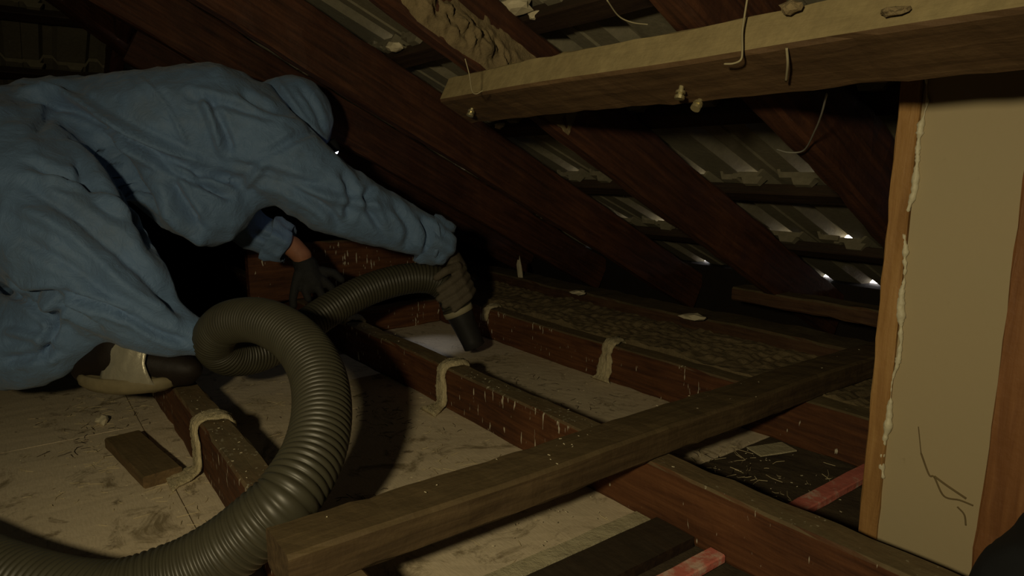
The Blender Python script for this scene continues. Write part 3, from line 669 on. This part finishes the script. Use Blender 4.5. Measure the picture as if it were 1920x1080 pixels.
# headlamp: black body, strap round the hood, clear lens
hl = empty('headlamp'); hl.parent = person
aim = (np.array(onz(800, 650, 0) - PO) - lampP); aim /= np.linalg.norm(aim)
def ringlathe(name, prof, c, ax, mat, parent, n=20):
    u = np.cross(ax, (0, 0, 1.)); u /= np.linalg.norm(u); w = np.cross(ax, u); vs = []; fs = []
    for a, b in prof:
        for k in range(n): t = 2 * np.pi * k / n; vs.append(c + ax * a + b * (math.cos(t) * u + math.sin(t) * w))
    for i in range(len(prof) - 1):
        for k in range(n): a, b = i * n + k, i * n + (k + 1) % n; fs.append((a, b, b + n, a + n))
    return mesh_obj(name, vs, fs, mat, parent, smooth=True)
ringlathe('lamp_body', [(-.034, .001), (-.034, .014), (-.012, .017), (-.004, .017), (-.004, .011), (-.009, .001)], lampP, aim, M['black'], hl)
lm = N('lit led lens'); em = lm.b; em.inputs['Emission Color'].default_value = (.82, .86, 1, 1); em.inputs['Emission Strength'].default_value = 30
lm.out((.8, .85, 1.0), .2)
ringlathe('lamp_lens', [(-.006, .010), (-.001, .009), (.003, .005), (.004, .0005)], lampP, aim, lm.m, hl, 14)
st = [hc0 + (hs * math.cos(t) * .094 + hg * math.sin(t) * .104) + hu * .045 for t in np.linspace(0, 6.283, 20)]
spot('headlamp_light', tuple(Vector(lampP + aim * .012) + PO), tuple(onz(800, 650, 0)), 2.4, 26, .9, (.76, .81, 1.0), .006)

# boots: dark leather, a pale pad strapped beneath with duct tape
boot = blob('boot', [ch((172, 672, 1.42, 40), (225, 668, 1.41, 50), (285, 682, 1.41, 40), (340, 690, 1.41, 30), (356, 693, 1.41, 24)), ch((225, 660, 1.41, 50), (235, 620, 1.41, 46)), ch((165, 690, 1.42, 30), (300, 700, 1.41, 30), (350, 702, 1.41, 22))], M['boot'], .006, 5, person)
bx = np.array((at(330, 712, 1.405) - at(150, 704, 1.425)).normalized()); bz = np.array(UP) - bx * (np.array(UP) @ bx); bz /= np.linalg.norm(bz); by = np.cross(bz, bx)
bc = np.array(at(238, 715, 1.405) - PO)
def loft(name, rings, mat, parent, closed=True):
    n = len(rings[0]); vs = [p for r in rings for p in r]; fs = []
    for i in range(len(rings) - 1):
        for k in range(n): a, b = i * n + k, i * n + (k + 1) % n; fs.append((a, b, b + n, a + n))
    if closed: fs.append(tuple(range(n - 1, -1, -1))); fs.append(tuple((len(rings) - 1) * n + k for k in range(n)))
    return mesh_obj(name, vs, fs, mat, parent, smooth=True)
rings = []
for hz, sc in ((-.024, .55), (-.021, .80), (-.012, .96), (.0, 1.0), (.008, .97), (.010, .92), (.008, .86), (.012, .80)):
    rings.append([bc + bx * (.106 * sc * math.cos(t)) + by * (.05 * sc * math.sin(t)) + bz * (hz + .006 * math.cos(t) ** 2) for t in np.linspace(0, 6.283, 41)[:-1]])
loft('sole_pad', rings, M['pad'], boot)
tcx = np.array(at(262, 672, 1.405) - PO); lean = bx * .30
rings = []
for i in range(15):
    w = i / 14 - .5; ring = []
    for k in range(72):
        t = 2 * math.pi * k / 72; sq = (abs(math.cos(t)) ** 3 + abs(math.sin(t)) ** 3) ** (-1 / 3)
        rr = 1 + .012 * math.sin(i * 1.9 + 3 * math.sin(t * 2)) + .010 * math.sin(t * 5 + i * .8)
        rr *= 1 - .55 * w * w; vert = math.sin(t) * .068 * sq ** .5 * rr
        ring.append(tcx + by * (math.cos(t) * .054 * sq ** .6 * rr) + bz * (vert - .004) + bx * (w * (.086 + .050 * (vert < 0) * -vert / .069) + vert * .06) + by * 0)
    rings.append(ring)
tp = loft('duct_tape', rings, M['tape'], boot, False)
md = tp.modifiers.new('thick', 'SOLIDIFY'); md.thickness = .0012
boot2 = blob('boot', [ch((-60, 640, 1.82, 40), (-10, 660, 1.82, 44), (60, 680, 1.82, 34))], M['boot'], .007, 4, person)

# hands ------------------------------------------------------------
k0 = np.array(at(842, 545, 1.908)) - np.array(PO); ax = dv                     # gripping hand round the hose end
cu = np.cross(ax, np.array(FW)); cu /= np.linalg.norm(cu)                       # sideways, across the picture
if cu @ np.array(RT) < 0: cu = -cu
cf = -(np.array(FW) - ax * (np.array(FW) @ ax)); cf /= np.linalg.norm(cf)       # towards the viewer
def ringp(s_, ang, r_): return k0 + ax * s_ + (cu * math.cos(ang) + cf * math.sin(ang)) * r_
hand = []
GR = HR + .008
wrist = np.array(at(832, 468, 1.865) - PO)
for i, (s0, r0, L) in enumerate(((-.034, .0115, 2.5), (-.010, .0118, 2.75), (.013, .0112, 2.6), (.033, .0100, 2.2))):
    hand.append([(ringp(s0 - .012, -.75, GR + .010), r0 * 1.25), (ringp(s0 - .006, -.15, GR + .010), r0 * 1.18), (ringp(s0 + .002, .55, GR + .004), r0 * 1.05), (ringp(s0 + .010, 1.25, GR), r0), (ringp(s0 + .016, L - .55, GR), r0 * .92)])
hand.append([(ringp(-.038, -.9, GR + .012), .021), (ringp(-.01, -1.0, GR + .012), .021), (ringp(.022, -.95, GR + .011), .018)])
hand.append([(wrist, .030), ((wrist + ringp(-.05, -.5, GR + .008)) / 2, .029), (ringp(-.045, -.55, GR + .008), .025), (ringp(-.03, -.85, GR + .010), .022)])
hand.append([(ringp(-.05, -.6, GR + .008), .019), (ringp(-.055, .4, GR + .004), .0145), (ringp(-.058, 1.2, GR + .002), .0125), (ringp(-.052, 1.8, GR + .001), .0110)])
blob('glove', hand, M['glove'], .0032, 3, person)
w2 = lambda x, y, d, r: (np.array(at(x, y, d) - PO), r)
blob('wrist', [[w2(520, 448, 1.92, .030), w2(548, 462, 1.93, .031), w2(566, 480, 1.935, .029)]], M['skin'], .005, 3, person)
blob('glove', [[w2(568, 490, 1.945, .031), w2(574, 500, 1.945, .036), w2(580, 518, 1.94, .036), w2(588, 530, 1.94, .032)],
               [w2(560, 515, 1.92, .016), w2(553, 540, 1.915, .0135), w2(549, 560, 1.915, .012), w2(550, 574, 1.92, .011)],
               [w2(574, 528, 1.925, .014), w2(572, 545, 1.92, .012), w2(578, 560, 1.925, .011)],
               [w2(592, 532, 1.93, .0145), w2(602, 550, 1.93, .012), w2(606, 566, 1.935, .011)],
               [w2(604, 524, 1.94, .014), w2(620, 538, 1.945, .012), w2(628, 550, 1.95, .011)],
               [w2(604, 508, 1.95, .015), w2(626, 512, 1.955, .013), w2(640, 524, 1.96, .011)]], M['glove_dark'], .0035, 3, person)

# ------------------------------------------------------------------ soft black bag in the near right corner
tag(blob('black_bag', [[(at(1985, 1090, .62), .055), (at(1960, 1130, .60), .06)], [(at(2010, 1040, .63), .05)]], M['black'], .006, 6), 'black soft bag cut off by the bottom right corner', 'bag')
